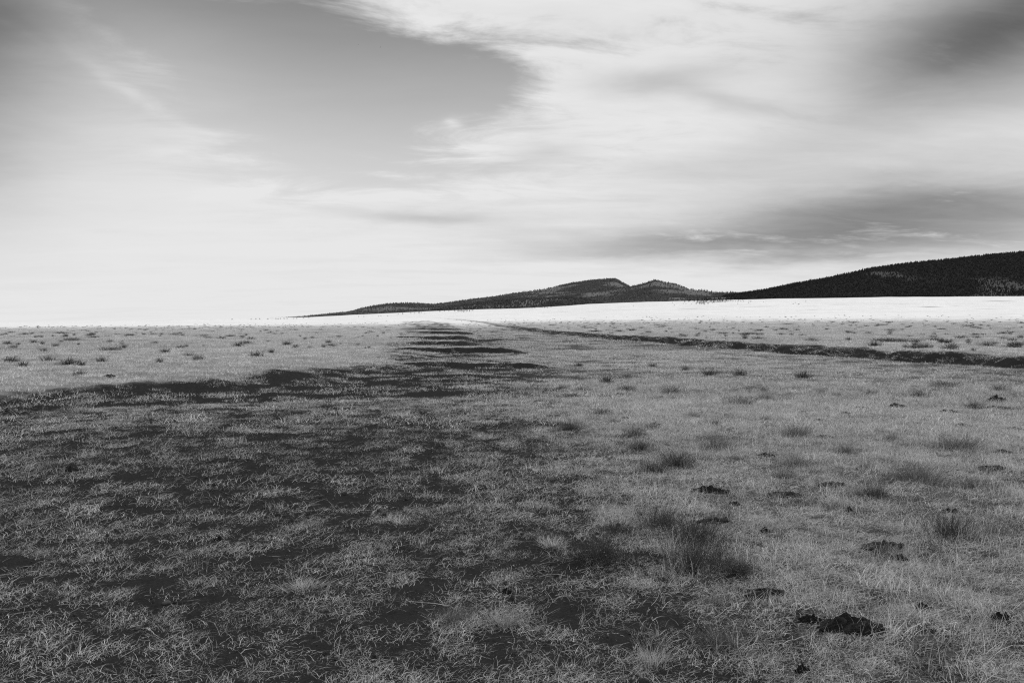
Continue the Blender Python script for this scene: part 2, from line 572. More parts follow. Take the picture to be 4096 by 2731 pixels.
# ------------------------------------------------------------------ ground: one sheet out to the horizon
def build_ground():
    oy = -6.0
    rr = [0.6]
    while rr[-1] < 14000:
        r = rr[-1]
        q = 0.016 if r < 7 else 0.008 if r < 24 else 0.0052 if r < 340 else 0.012 if r < 5200 else 0.05
        if r < 3: q = 0.12
        rr.append(r * (1 + q))
    rr = np.array(rr)
    fineaz = np.linspace(R(-43), R(43), 430)
    coarse = np.linspace(R(43), R(317), 56)[1:-1]
    aa = np.concatenate([fineaz, coarse])
    nr, na = len(rr), len(aa)
    X = np.sin(aa)[None, :] * rr[:, None]
    Y = np.cos(aa)[None, :] * rr[:, None] + oy
    x, y = X.ravel(), Y.ravel()
    z = HA(x, y)
    cv, left, slope = cover(x, y)
    r, c = polar(x, y)
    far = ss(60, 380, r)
    # shallow eroded tracks and bare streaks out on the plain
    bare = np.zeros_like(x)
    for (cx, cy, w, hgt) in [(812, 309.4, 8, 0.35), (930, 306.6, 14, 0.5), (985, 308.6, 16, 0.45), (955, 305.2, 6, 0.6), (800, 310.8, 7, 0.3), (690, 308.4, 16, 0.3),
                             (838, 304.2, 20, 0.25), (900, 303.2, 30, 0.3), (1000, 300.8, 24, 0.3), (240, 322.4, 30, 0.25), (560, 311.8, 24, 0.2), (470, 315, 30, 0.2),
                             (620, 309.5, 30, 0.2), (760, 306.2, 30, 0.25)]:
        gx, gy, gz = ground_at(cx, cy, display=False)
        d0 = math.hypot(gx, gy)
        ca = gx / gy
        bare = np.maximum(bare, np.exp(-(((x / np.maximum(y, 1)) - ca + 0.25 * (r - d0) / d0 * 0.1) * F / w) ** 2 - ((r - d0) / (hgt * d0 * 0.05)) ** 2))
    cv2 = cv * (1 - 0.75 * bare)
    hz, which = hills_z(x, y)
    onhill = (hz - Z0 > z - 0.01)
    pat = fbm(x / 150, y / 150, 91, 4)
    hillcov = np.where(which == 3, 0.04 + 0.25 * ss(0.6, 0.72, pat), 0.14 + 0.42 * ss(0.5, 0.68, pat))
    cv2 = np.where(onhill, hillcov, cv2)
    v = np.stack([x, y, z], 1)
    i = np.arange(nr - 1)[:, None] * na
    j = np.arange(na)[None, :]
    j2 = (j + 1) % na
    f = np.stack([i + j, i + na + j, i + na + j2, i + j2], -1).reshape(-1, 4)[:, ::-1]
    # small cap under the pole of the grid
    v = np.vstack([v, [[0, oy, H1(0, oy)]]])
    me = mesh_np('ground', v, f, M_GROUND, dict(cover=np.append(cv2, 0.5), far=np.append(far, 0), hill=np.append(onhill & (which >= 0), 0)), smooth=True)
    bm_o = link('ground', me)
    tag(bm_o, kind='structure')
    capf = np.stack([np.arange(na), (np.arange(na) + 1) % na, np.full(na, nr * na)], -1)
    import bmesh
    bm = bmesh.new(); bm.from_mesh(me); bm.verts.ensure_lookup_table()
    for a_, b_, c_ in capf:
        bm.faces.new((bm.verts[int(a_)], bm.verts[int(c_)], bm.verts[int(b_)]))
    bm.normal_update()
    bm.to_mesh(me); bm.free()
    return bm_o


build_ground()


# ------------------------------------------------------------------ unseen cloud, placed and shaped to darken the foreground
def build_shade_cloud():
    m, t, o = material('shade_cloud_vapour')
    d = t.nodes.new('ShaderNodeBsdfDiffuse'); d.inputs[0].default_value = (0.9, 0.9, 0.9, 1)
    tl = t.nodes.new('ShaderNodeBsdfTranslucent'); tl.inputs[0].default_value = (0.9, 0.9, 0.9, 1)
    tp = t.nodes.new('ShaderNodeBsdfTransparent')
    m1 = t.nodes.new('ShaderNodeMixShader'); m1.inputs[0].default_value = 0.5
    m2 = t.nodes.new('ShaderNodeMixShader')
    P = t.nodes.new('ShaderNodeSeparateXYZ')
    t.links.new(t.nodes.new('ShaderNodeTexCoord').outputs['Object'], P.inputs[0])
    u, w_ = E(P.outputs[0]) * (1 / 1150.0), E(P.outputs[1]) * (1 / 520.0)
    rim = E.math('SQRT', u * u + w_ * w_)
    thin = sstep(rim, 0.65, 0.74) * 0.44 + sstep(rim, 0.82, 1.02) * 0.20 + 0.36      # opacity graded to deepen the shade towards the camera
    t.links.new(thin.s, m2.inputs[0])
    t.links.new(d.outputs[0], m1.inputs[1]); t.links.new(tl.outputs[0], m1.inputs[2])
    t.links.new(m1.outputs[0], m2.inputs[1]); t.links.new(tp.outputs[0], m2.inputs[2])
    t.links.new(m2.outputs[0], o.inputs['Surface'])
    import bmesh
    bm = bmesh.new()
    bmesh.ops.create_icosphere(bm, subdivisions=6, radius=1.0)
    v = np.array([p.co[:] for p in bm.verts])
    f = np.array([[q.index for q in p.verts] for p in bm.faces])
    bm.free()
    n = fbm(v[:, 0] * 3 + v[:, 2] * 2, v[:, 1] * 3, 5, 4) - 0.5
    n2 = fbm(v[:, 0] * 9, v[:, 1] * 9 + v[:, 2] * 6, 15, 3) - 0.5
    s = 1 + n * 0.06 + n2 * 0.02
    v = v * s[:, None]
    v[:, 2] = np.where(v[:, 2] < 0, v[:, 2] * 0.35, v[:, 2]) + n2 * 0.2
    v *= np.array([1150, 520, 110])
    me = mesh_np('shade_cloud', v, f, m, smooth=True)
    ob = link('shade_cloud', me)
    hgt = 1250.0
    tt = hgt / sun_dir.z
    sh = Vector((60, -345, 0))
    ob.location = (sh.x + sun_dir.x * tt, sh.y + sun_dir.y * tt, hgt)
    ob.rotation_euler = (0, 0, R(9))
    tag(ob, kind='structure')


build_shade_cloud()


# ------------------------------------------------------------------ grass
def blades(n, spread, l0, l1, w, lean, flat, seed, tone=(0.6, 1.25), tips=0.0, clump=None):
    """curved ribbon blades; returns verts, quads, tone"""
    g = np.random.default_rng(seed)
    rad = spread * np.sqrt(g.random(n)) if clump is None else np.abs(g.normal(0, clump, n)).clip(0, 1.55 * clump)
    th = g.random(n) * 2 * math.pi
    bx, by = rad * np.cos(th), rad * np.sin(th)
    L = l0 + (l1 - l0) * g.random(n) ** 1.4
    hd = g.random(n) * 2 * math.pi
    if clump is not None:
        hd = th + g.normal(0, 0.6, n)
    a0 = np.abs(g.normal(lean, 0.25, n)).clip(0, 1.45)          # start tilt from vertical
    a1 = (a0 + flat * (0.4 + 0.9 * g.random(n))).clip(0, 1.75)   # end tilt
    segs = 3
    pts = np.zeros((n, segs + 1, 3))
    pts[:, 0, 0], pts[:, 0, 1] = bx, by
    pts[:, 0, 2] = -0.01
    hd_k = hd.copy()
    for k in range(segs):
        a = a0 + (a1 - a0) * (k / (segs - 1))
        hd_k = hd_k + g.normal(0, 0.25, n)
        st = L / segs
        pts[:, k + 1, 0] = pts[:, k, 0] + np.sin(a) * np.cos(hd_k) * st
        pts[:, k + 1, 1] = pts[:, k, 1] + np.sin(a) * np.sin(hd_k) * st
        pts[:, k + 1, 2] = np.maximum(pts[:, k, 2] + np.cos(a) * st, 0.004 + 0.01 * g.random(n))
    fa = hd + math.pi / 2 + g.normal(0, 0.5, n)
    sx_, sy_ = np.cos(fa), np.sin(fa)
    wid = w * (0.6 + 0.8 * g.random(n))
    V = np.zeros((n, (segs + 1) * 2, 3))
    for k in range(segs + 1):
        ww = wid * (1.0, 0.9, 0.65, 0.15)[k] * 0.5
        for q, s in ((0, -1), (1, 1)):
            V[:, 2 * k + q, 0] = pts[:, k, 0] + s * sx_ * ww
            V[:, 2 * k + q, 1] = pts[:, k, 1] + s * sy_ * ww
            V[:, 2 * k + q, 2] = pts[:, k, 2] + (0.3 * ww * s)
    nv = (segs + 1) * 2
    q = np.array([[2 * k, 2 * k + 1, 2 * k + 3, 2 * k + 2] for k in range(segs)])
    Fc = (np.arange(n)[:, None, None] * nv + q[None]).reshape(-1, 4)
    tn = tone[0] + (tone[1] - tone[0]) * g.random(n)
    T = np.repeat(tn, nv)
    return V.reshape(-1, 3), Fc, T


def patch_mesh(name, parts, mat):
    vs, fs, ts, off = [], [], [], 0
    for (v, f, t) in parts:
        vs.append(v); fs.append(f + off); ts.append(t); off += len(v)
    return mesh_np(name, np.vstack(vs), np.vstack(fs), mat, dict(tone=np.concatenate(ts)))


def source_collection(name, meshes):
    c = bpy.data.collections.new(name)
    for k, me in enumerate(meshes):
        o = bpy.data.objects.new('%s_%02d' % (name, k), me)
        c.objects.link(o)
    return c


def scatter(name, pts, rot, scl, idx, source):
    me = bpy.data.meshes.new(name)
    n = len(pts)
    me.vertices.add(n)
    me.vertices.foreach_set('co', np.asarray(pts, np.float32).ravel())
    a = me.attributes.new('rot', 'FLOAT_VECTOR', 'POINT'); a.data.foreach_set('vector', np.asarray(rot, np.float32).ravel())
    a = me.attributes.new('scl', 'FLOAT_VECTOR', 'POINT'); a.data.foreach_set('vector', np.asarray(scl, np.float32).ravel())
    a = me.attributes.new('idx', 'INT', 'POINT'); a.data.foreach_set('value', np.asarray(idx, np.int32))
    ob = link(name, me)
    g = bpy.data.node_groups.new(name + '_scatter', 'GeometryNodeTree')
    g.interface.new_socket('Geometry', in_out='INPUT', socket_type='NodeSocketGeometry')
    g.interface.new_socket('Geometry', in_out='OUTPUT', socket_type='NodeSocketGeometry')
    gi, go = g.nodes.new('NodeGroupInput'), g.nodes.new('NodeGroupOutput')
    ci = g.nodes.new('GeometryNodeCollectionInfo')
    ci.inputs['Collection'].default_value = source
    ci.inputs['Separate Children'].default_value = True
    ci.inputs['Reset Children'].default_value = True
    ip = g.nodes.new('GeometryNodeInstanceOnPoints')
    ip.inputs['Pick Instance'].default_value = True
    g.links.new(gi.outputs[0], ip.inputs['Points'])
    g.links.new(ci.outputs[0], ip.inputs['Instance'])
    for an, ty, sock in (('rot', 'FLOAT_VECTOR', 'Rotation'), ('scl', 'FLOAT_VECTOR', 'Scale'), ('idx', 'INT', 'Instance Index')):
        na = g.nodes.new('GeometryNodeInputNamedAttribute')
        na.data_type = ty
        na.inputs['Name'].default_value = an
        g.links.new(na.outputs['Attribute'], ip.inputs[sock])
    g.links.new(ip.outputs[0], go.inputs[0])
    md = ob.modifiers.new('scatter', 'NODES')
    md.node_group = g
    return ob


def sector(n, r0, r1, half=R(40)):
    """random spots in the field before the camera"""
    a = rng.uniform(-half, half, n)
    r = np.sqrt(rng.uniform(r0 * r0, r1 * r1, n))
    return np.sin(a) * r, np.cos(a) * r


def ground_tilt(x, y, e=0.15):
    gx = (HA(x + e, y) - HA(x - e, y)) / (2 * e)
    gy = (HA(x, y + e) - HA(x, y - e)) / (2 * e)
    return np.arctan(gy), -np.arctan(gx)


def grass_layer(name, source, nsrc, n, r0, r1, thr, s0, s1, keep=None, soft=0.25, pscale=0.55, amp=2.2):
    x, y = sector(n, r0, r1)
    cv, left, slope = cover(x, y)
    pat = 0.72 * fbm(x / pscale, y / pscale, 81, 4, 0.7) + 0.28 * fbm(x / (pscale * 5), y / (pscale * 5), 83, 3)
    prob = ss(-soft, soft, cv - thr + (pat - 0.5) * amp)
    prob = np.maximum(prob, 0.13)
    if keep is not None:
        prob = prob * keep(x, y)
    ok = rng.random(n) < prob
    x, y, prob = x[ok], y[ok], prob[ok]
    z = HA(x, y)
    tx, ty = ground_tilt(x, y)
    rot = np.stack([tx * 0.8, ty * 0.8, rng.uniform(0, 2 * math.pi, len(x))], 1)
    s = rng.uniform(s0, s1, len(x))
    sc = np.stack([s, s, s * rng.uniform(0.6, 1.05, len(x))], 1)
    ob = scatter(name, np.stack([x, y, z], 1), rot, sc, rng.integers(0, nsrc, len(x)), source)
    tag(ob, kind='stuff')
    print(name, len(x))
    return ob


short_src = source_collection('short_blades', [patch_mesh('short_blades', [blades(46, 0.19, 0.03, 0.11, 0.0030, 0.75, 0.8, 100 + k, (0.35, 1.7)),
                                                                           blades(30, 0.22, 0.06, 0.18, 0.0027, 1.25, 0.25, 120 + k, (0.7, 1.3))], M_STRAW) for k in range(6)])
tall_src = source_collection('tall_blades', [patch_mesh('tall_blades', [blades(44, 0.16, 0.08, 0.24, 0.0025, 0.35, 0.55, 140 + k, (0.35, 1.7)),
                                                                        blades(26, 0.2, 0.08, 0.2, 0.0024, 1.1, 0.4, 160 + k)], M_STRAW) for k in range(6)])
mid_src = source_collection('mid_blades', [patch_mesh('mid_blades', [blades(95, 0.42, 0.05, 0.14, 0.0075, 0.7, 0.6, 180 + k, (0.35, 1.7))], M_STRAW) for k in range(5)])
far_src = source_collection('far_blades', [patch_mesh('far_blades', [blades(120, 1.0, 0.06, 0.16, 0.02, 0.5, 0.6, 200 + k)], M_STRAW) for k in range(5)])
straw_src = source_collection('loose_straws', [patch_mesh('loose_straws', [blades(7, 0.35, 0.05, 0.20, 0.0028, 1.35, 0.15, 220 + k, (0.9, 1.35))], M_STALK) for k in range(8)])

stem_src = source_collection('upright_stems', [patch_mesh('upright_stems', [blades(7, 0.3, 0.10, 0.32, 0.0022, 0.18, 0.25, 240 + k, (0.8, 1.4))], M_STALK) for k in range(6)])
right_keep = lambda x, y: ss(-0.8, 3.0, x) * 0.9 + 0.06
grass_layer('short_grass', short_src, 6, 9500, 2.6, 7.5, 0.74, 0.42, 0.80, soft=0.75, pscale=0.22, amp=3.0)
grass_layer('short_turf', short_src, 6, 16000, 7.3, 18, 0.74, 0.6, 1.15, soft=0.75, pscale=0.26, amp=3.0)
grass_layer('tall_grass', tall_src, 6, 15000, 2.6, 24, 0.64, 0.45, 0.95, keep=right_keep, soft=0.5, pscale=0.45, amp=3.2)
grass_layer('meadow_grass', mid_src, 5, 17000, 13, 48, 0.68, 0.6, 1.1, soft=0.65, pscale=0.6, amp=3.0)
grass_layer('prairie_grass', far_src, 5, 34000, 42, 290, 0.45, 0.8, 1.3, pscale=3.0, soft=0.4, keep=lambda x, y: 1 - ss(80, 290, np.hypot(x, y)))
grass_layer('upright_stems', stem_src, 6, 2600, 3.0, 15, 0.60, 0.6, 1.1, keep=right_keep, soft=0.5)
grass_layer('straw_litter', straw_src, 8, 9500, 2.6, 18, 0.35, 0.35, 0.95, soft=0.8)


x, y = sector(70000, 9, 120)
cv, left, slope = cover(x, y)
ok = (slope > 0.06) & (rng.random(len(x)) < 0.62 * ss(0.40, 0.62, fbm(x / 0.8, y / 0.8, 97, 3)))
x, y = x[ok], y[ok]
tx, ty = ground_tilt(x, y)
s = rng.uniform(0.35, 0.8, len(x)) * (1 + 0.006 * y)
tag(scatter('bank_grass', np.stack([x, y, HA(x, y)], 1), np.stack([tx, ty, rng.uniform(0, 6.28, len(x))], 1), np.stack([s, s, s * 0.9], 1), rng.integers(0, 5, len(x)), mid_src), kind='stuff')
print('bank_grass', len(x))


# ------------------------------------------------------------------ tussocks
def tussock_mesh(name, k, dark=True, n=420):
    g = np.random.default_rng(300 + k)
    parts, mats = [], []
    v1, f1, t1 = blades(n, 0.2, 0.35, 1.0, 0.006, 0.22, 0.35, 300 + k, (0.5, 1.2), clump=0.24)
    v2, f2, t2 = blades(n // 2, 0.3, 0.2, 0.6, 0.006, 0.6, 0.5, 330 + k, (0.5, 1.4), clump=0.30)
    # tiny pale seed heads near the tips
    m = 150
    tipi = g.integers(0, n, m)
    tips = v1.reshape(n, 8, 3)[tipi, 6]
    v3 = (tips[:, None, :] + g.normal(0, 0.007, (m, 4, 3))).reshape(-1, 3)
    f3 = np.arange(4 * m).reshape(-1, 4)
    V = np.vstack([v1, v2, v3])
    Fc = np.vstack([f1, f2 + len(v1), f3 + len(v1) + len(v2)])
    mi = np.concatenate([np.zeros(len(f1) + len(f2)), np.ones(len(f3))])
    T = np.concatenate([t1, t2, np.full(len(v3), 1.0)])
    return mesh_np(name, V, Fc, [M_TUSS if dark else M_TUSS2, M_SEED], dict(tone=T), mat_idx=mi)


TUSS = [tussock_mesh('tussock_dark', k) for k in range(6)]
TUSSG = [tussock_mesh('tussock_grey', 10 + k, False) for k in range(4)]
PALE = [patch_mesh('tussock_pale', [blades(300, 0.2, 0.3, 0.9, 0.006, 0.35, 0.4, 400 + k, (0.8, 1.3), clump=0.24)], M_STRAW) for k in range(2)]
LITE = [patch_mesh('tussock_far', [blades(150, 0.2, 0.4, 1.0, 0.024, 0.3, 0.4, 420 + k, (0.4, 1.2), clump=0.24)], M_TUSS if k < 3 else M_TUSS2) for k in range(5)]


def place_tussock(dx_, dy_, w, label, group=None, kind='dark', hk=1.0, k=None):
    x, y, z = ground_at(dx_, dy_)
    d = math.hypot(x, y)
    width = w / 2352.0 * 1024 / F * y
    if y > 22 and kind in ('dark', 'grey'):
        kind = 'lite'
    pool = {'dark': TUSS, 'grey': TUSSG, 'pale': PALE, 'lite': LITE}[kind]
    me = pool[random.randrange(len(pool)) if k is None else k % len(pool)]
    s = width / 0.95
    hgt = min(max(s * 0.52 * hk, 0.10), 0.27) * (1.25 if kind == 'lite' else 1.0)
    o = link('grass_tussock', me, (x, y, z - 0.01), random.uniform(0, 6.28), None, (s, s * 0.85, hgt))
    tag(o, label, 'tussock', group)
    return o


NEAR = [
    (1380, 1287, 165, 'large dark bushy tussock at the edge of the bare soil patch'),
    (1600, 1305, 190, 'broadest dark tussock, low and long, in front of two black clods'),
    (1700, 1318, 110, 'ragged dark tussock joined to the end of the broadest tussock'),
    (1600, 1243, 165, 'dark rounded tussock right below a black crusted clod'),
    (1520, 1208, 120, 'dark fuzzy tussock behind the large bushy one'),
    (1560, 1068, 95, 'tall spiky dark tussock leaning over pale grass'),
    (1470, 1033, 75, 'low dark tussock just behind the tall spiky one'),
    (1645, 1032, 85, 'rounded grey tussock beside the tall spiky dark one'),
    (1500, 1084, 80, 'flat dark tussock close before the tall spiky one'),
    (1310, 987, 55, 'small dark tussock with upright stems where thick grass begins'),
    (1385, 952, 45, 'small upright tussock behind a flat black clod'),
    (1700, 928, 95, 'wide grey tussock on the wash floor among short pale grass'),
    (2110, 1102, 120, 'wide low grey tussock beside long leaning dry grass'),
    (2205, 1032, 140, 'sprawling grey tussock of mixed stems near small clods'),
    (2010, 1143, 95, 'dark matted tussock between two ragged clods'),
    (1830, 1073, 85, 'grey tussock behind a jagged wide clod'),
    (1830, 1002, 80, 'grey tussock just beside a smooth black clod'),
    (1945, 1042, 65, 'grey tussock partly covering a small black clod'),
    (2190, 1232, 140, 'long ragged tussock beyond the saddle-shaped clod'),
    (1640, 1392, 70, 'isolated grey tussock on thin grass by a bent stalk'),
    (1660, 1485, 120, 'tall grey tussock near the largest heap of clods'),
    (1415, 1228, 90, 'thin dark tussock beside a dark hollow in the grass'),
    (1545, 903, 70, 'long dark tussock in a row on the wash floor'),
    (1440, 897, 60, 'thin low tussock in a row on the wash floor'),
]
for i, (a, b, w, lab) in enumerate(NEAR):
    place_tussock(a, b, w, lab, None, 'grey' if 'grey' in lab else 'dark', k=i)
place_tussock(1040, 1432, 110, 'grey-stemmed pale tussock on bare dark soil', None, 'grey', 0.9)
place_tussock(1160, 1440, 100, 'brightest pale tussock with upright straws on bare soil', None, 'pale', 1.0)
place_tussock(1500, 1530, 110, 'tall pale tussock of straight straws in thick grass', None, 'pale', 1.2)
place_tussock(1270, 1255, 80, 'short pale tuft beside the large dark bushy tussock', None, 'pale', 0.6)
place_tussock(690, 1355, 110, 'low pale tuft standing alone in the trampled soil', None, 'pale', 0.45)

LEFTPLAIN = [(256, 805, 52), (167, 781, 34), (51, 841, 22), (113, 830, 34), (159, 835, 40), (186, 838, 16), (24, 831, 30), (99, 807, 18), (17, 790, 18), (77, 787, 18),
             (354, 789, 14), (379, 809, 20), (456, 826, 26), (432, 819, 18), (366, 831, 18), (588, 818, 34), (564, 789, 26), (660, 790, 26), (622, 809, 14), (415, 801, 22),
             (547, 794, 24), (181, 862, 24), (232, 831, 24), (215, 775, 22), (300, 770, 20), (480, 777, 20), (530, 772, 18), (400, 768, 24), (60, 768, 26), (140, 765, 30)]
for (a, b, w) in LEFTPLAIN:
    if w > 50:
        place_tussock(a, b, w * 1.2, 'widest dark tussock out on the pale raised plain', None, 'dark', 1.0)
    else:
        place_tussock(a, b, w * 1.25, 'dark tussock on the pale raised plain beyond the bare left bank', 'tussocks on the raised left plain', 'dark', 1.0)
FLOOR = [(1925, 910, 30), (1760, 917, 42), (1460, 1000, 65), (1410, 970, 35), (2110, 912, 65), (2172, 887, 75), (2300, 897, 55), (1500, 983, 40), (2055, 1283, 70), (2300, 1228, 80),
         (1800, 1098, 60), (1395, 880, 40), (1630, 862, 40), (1575, 850, 24), (1500, 842, 22), (1440, 868, 30), (1290, 893, 30), (1330, 842, 26), (1700, 862, 34), (1845, 868, 40),
         (1890, 902, 30), (2000, 905, 36), (2240, 940, 50), (1760, 965, 30), (1590, 958, 34), (1640, 975, 40), (2050, 1010, 50), (1990, 1075, 46), (2240, 1120, 60), (1905, 1175, 40)]
for (a, b, w) in FLOOR:
    kd = random.choice(['dark', 'grey', 'grey'])
    far_ = ground_at(a, b)[1] > 22
    if far_:
        place_tussock(a, b, w, 'small dark spiky tussock on the wash floor towards the turf tongues', 'tussocks on the farther wash floor', kd)
    elif kd == 'grey':
        place_tussock(a, b, w, 'smaller thin grey tussock among the clods in the pale grass', 'thin grey tussocks among the clods', kd)
    else:
        place_tussock(a, b, w, 'smaller thin dark tussock among the clods in the pale grass', 'thin dark tussocks among the clods', kd)
# beyond the right bank, single plants while they can be told apart
n_single = 0
while n_single < 120:
    cx, cy = random.uniform(1250, 2352), random.uniform(738, 830)
    x, y, z = ground_at(cx, cy)
    xr = float(np.interp(y, XR[:, 0], XR[:, 1]))
    if x < xr + 2.5 or y > 190 or float(fbm(np.array([x / 7]), np.array([y / 7]), 89, 3)[0]) < 0.5 + random.uniform(-0.12, 0.06):
        continue
    place_tussock(cx, cy, random.choice([9, 12, 15, 20, 28, 40]) * random.uniform(0.8, 1.2) * (0.5 + 30 / max(y, 30)),
                  *(('small dark tussock close behind the crest of the eroded right bank', 'tussocks along the right bank crest') if x < xr + 8 else
                    ('small dark tussock out on the flat well beyond the right bank', 'tussocks on the flat beyond the right bank')), 'lite', 1.2)
    n_single += 1
n_single = 0
while n_single < 60:
    cx, cy = random.uniform(0, 900), random.uniform(762, 800)
    x, y, z = ground_at(cx, cy)
    if x > float(np.interp(y, XL[:, 0], XL[:, 1])) - 1 or y > 150:
        continue
    place_tussock(cx, cy, random.choice([7, 9, 11, 15, 22]) * random.uniform(0.8, 1.2), 'tiny dark tussock far out on the raised plain towards the sunlit strip', 'tiny tussocks far out on the left plain', 'lite', 1.2)
    n_single += 1

# the rest, too many to count: one object
lite_src = source_collection('far_tussocks', [patch_mesh('scrub_plant', [blades(60, 0.2, 0.4, 1.0, 0.05, 0.35, 0.4, 460 + k, (0.5, 1.3), clump=0.24)], M_TUSS2) for k in range(5)])
x, y = sector(4200, 70, 430)
cv, left, slope = cover(x, y)
pt = fbm(x / 14, y / 14, 87, 3)
ok = (rng.random(len(x)) < np.clip((pt - 0.35) * 3.0, 0.05, 1) * (1 - ss(110, 430, np.hypot(x, y)))) & (slope < 0.06)
x, y = x[ok], y[ok]
s = rng.uniform(0.3, 0.9, len(x))
tag(scatter('scrub_cover', np.stack([x, y, HA(x, y) - 0.01], 1), np.stack([x * 0, x * 0, rng.uniform(0, 6.28, len(x))], 1),
            np.stack([s, s, rng.uniform(0.16, 0.34, len(x))], 1), rng.integers(0, 5, len(x)), lite_src), kind='stuff')


# ------------------------------------------------------------------ black clods
def clod_mesh(k, lumps):
    import bmesh
    g = np.random.default_rng(500 + k)
    bm = bmesh.new()
    bmesh.ops.create_icosphere(bm, subdivisions=5, radius=1.0)
    v = np.array([p.co[:] for p in bm.verts]); f = np.array([[q.index for q in p.verts] for p in bm.faces])
    bm.free()
    dome = 0.55 + 0.9 * (fbm(v[:, 0] * 1.6 + k * 7, v[:, 1] * 1.6 + 3, 7 + k, 4) - 0.35)
    for _ in range(lumps):
        a = g.uniform(0, 6.28); rr_ = g.uniform(0.1, 0.75)
        cx, cy = rr_ * math.cos(a), rr_ * math.sin(a)
        q = (v[:, 0] - cx) ** 2 + (v[:, 1] - cy) ** 2
        dome += g.uniform(0.25, 0.7) * np.exp(-q / g.uniform(0.018, 0.06))
    edge = 1 + 0.35 * (fbm(np.arctan2(v[:, 1], v[:, 0]) * 2.2 + 9, v[:, 2] + k, 27 + k, 3) - 0.5) * 2
    v[:, 0] *= edge; v[:, 1] *= edge
    cr = fbm(v[:, 0] * 7, v[:, 1] * 7 + v[:, 2] * 4, 57 + k, 3) - 0.5
    rid = np.abs(fbm(v[:, 0] * 2.6 + k, v[:, 1] * 2.6, 77 + k, 4) - 0.5) * 2
    dome = dome * (0.6 + 1.0 * rid)
    v[:, 2] = np.sign(v[:, 2]) * np.abs(v[:, 2]) ** 0.55
    v[:, 2] = np.where(v[:, 2] > 0, v[:, 2] * dome + cr * 0.42, v[:, 2] * 0.25)
    v[:, 0] += cr * 0.16; v[:, 1] += cr[::-1] * 0.1
    return mesh_np('clod', v * 0.5, f, M_CLOD)


CLODS = [clod_mesh(k, n) for k, n in enumerate((7, 5, 3, 4, 2, 6))]
CLIST = [
    (1965, 1452, 150, 58, 0, 'largest rugged heap of black crusted clods in the grass'),
    (1868, 1432, 50, 34, 2, 'small upright clod beside the largest rugged heap'),
    (2035, 1262, 112, 34, 1, 'long saddle-shaped black clod with a raised end'),
    (1640, 1203, 80, 26, 1, 'black crusted clod lying behind a dark rounded tussock'),
    (1627, 1130, 60, 30, 2, 'domed black clod with a pale cracked top'),
    (1760, 1223, 20, 16, 4, 'small round black clod alone in pale grass'),
    (1895, 1006, 46, 16, 2, 'smooth low black clod beside a grey tussock'),
    (1760, 1047, 36, 12, 4, 'little flat clod halfway between two grey tussocks'),
    (1915, 1116, 72, 18, 1, 'jagged wide clod crossed by dry grass'),
    (1800, 1138, 90, 12, 5, 'flat broken row of black crumbs in grass'),
    (2280, 1076, 80, 14, 5, 'long flat black crust among short grass'),
    (2290, 922, 52, 26, 4, 'rounded dark mound with bare soil at its foot'),
    (2062, 934, 44, 16, 0, 'spiky-topped black clod on the wash floor'),
    (2180, 948, 52, 16, 2, 'black hump with loose crumbs beside it'),
    (1850, 1550, 30, 26, 4, 'dark round clod half sunk in thick grass near the camera'),
    (155, 1082, 38, 16, 3, 'ring-edged dung pat on the bare soil below the left bank'),
    (250, 864, 24, 12, 2, 'black clod alone on the pale raised plain'),
    (499, 1243, 22, 14, 4, 'small dark lump on trampled soil among pale tufts'),
    (1163, 1368, 24, 18, 4, 'dark lump on the bare soil patch behind the bright tuft'),
]
CSMALL = [(1980, 938, 52, 10), (1945, 950, 26, 8), (1885, 967, 30, 8), (1860, 945, 34, 6), (2215, 978, 34, 9), (1955, 1176, 24, 12), (1505, 976, 32, 9), (1440, 962, 26, 6),
          (1770, 1368, 100, 12), (2190, 1178, 44, 9), (2310, 1424, 42, 16), (300, 906, 20, 7), (8, 942, 22, 10), (2295, 938, 90, 10), (2310, 1040, 40, 8), (2330, 985, 40, 8),
          (1690, 1160, 26, 10), (2235, 932, 50, 8), (1655, 1132, 44, 12), (2130, 1405, 40, 12), (1420, 905, 20, 6), (2075, 1290, 36, 10)]


def place_clod(dx_, dy_, w, hp, k, label, group=None):
    x, y, z = ground_at(dx_, dy_)
    kx = 1024 / 2352.0 / F * y
    o = link('earth_clod', CLODS[k], (x, y, z + 0.004), random.uniform(-0.5, 0.5), None, (w * kx, w * kx * 0.6, max(hp * kx * 0.85, 0.06)))
    tag(o, label, 'clod', group)


for (a, b, w, hp, k, lab) in CLIST:
    place_clod(a, b, w, hp, k, lab)
for (a, b, w, hp) in CSMALL:
    place_clod(a, b, w, hp, random.randrange(6), 'low flat black clod in the grass', 'scattered low clods')

# stones on the bare soil
import bmesh


def stone_mesh(k):
    bm = bmesh.new()
    bmesh.ops.create_icosphere(bm, subdivisions=2, radius=0.5)
    v = np.array([p.co[:] for p in bm.verts]); f = np.array([[q.index for q in p.verts] for p in bm.faces])
    bm.free()
    s = 0.8 + 0.6 * fbm(v[:, 0] * 3 + k, v[:, 1] * 3 + v[:, 2] * 2, 600 + k, 2)
    v = v * s[:, None] * np.array([1, 0.7, 0.5])
    return mesh_np('stone', v, f, M_STONE)


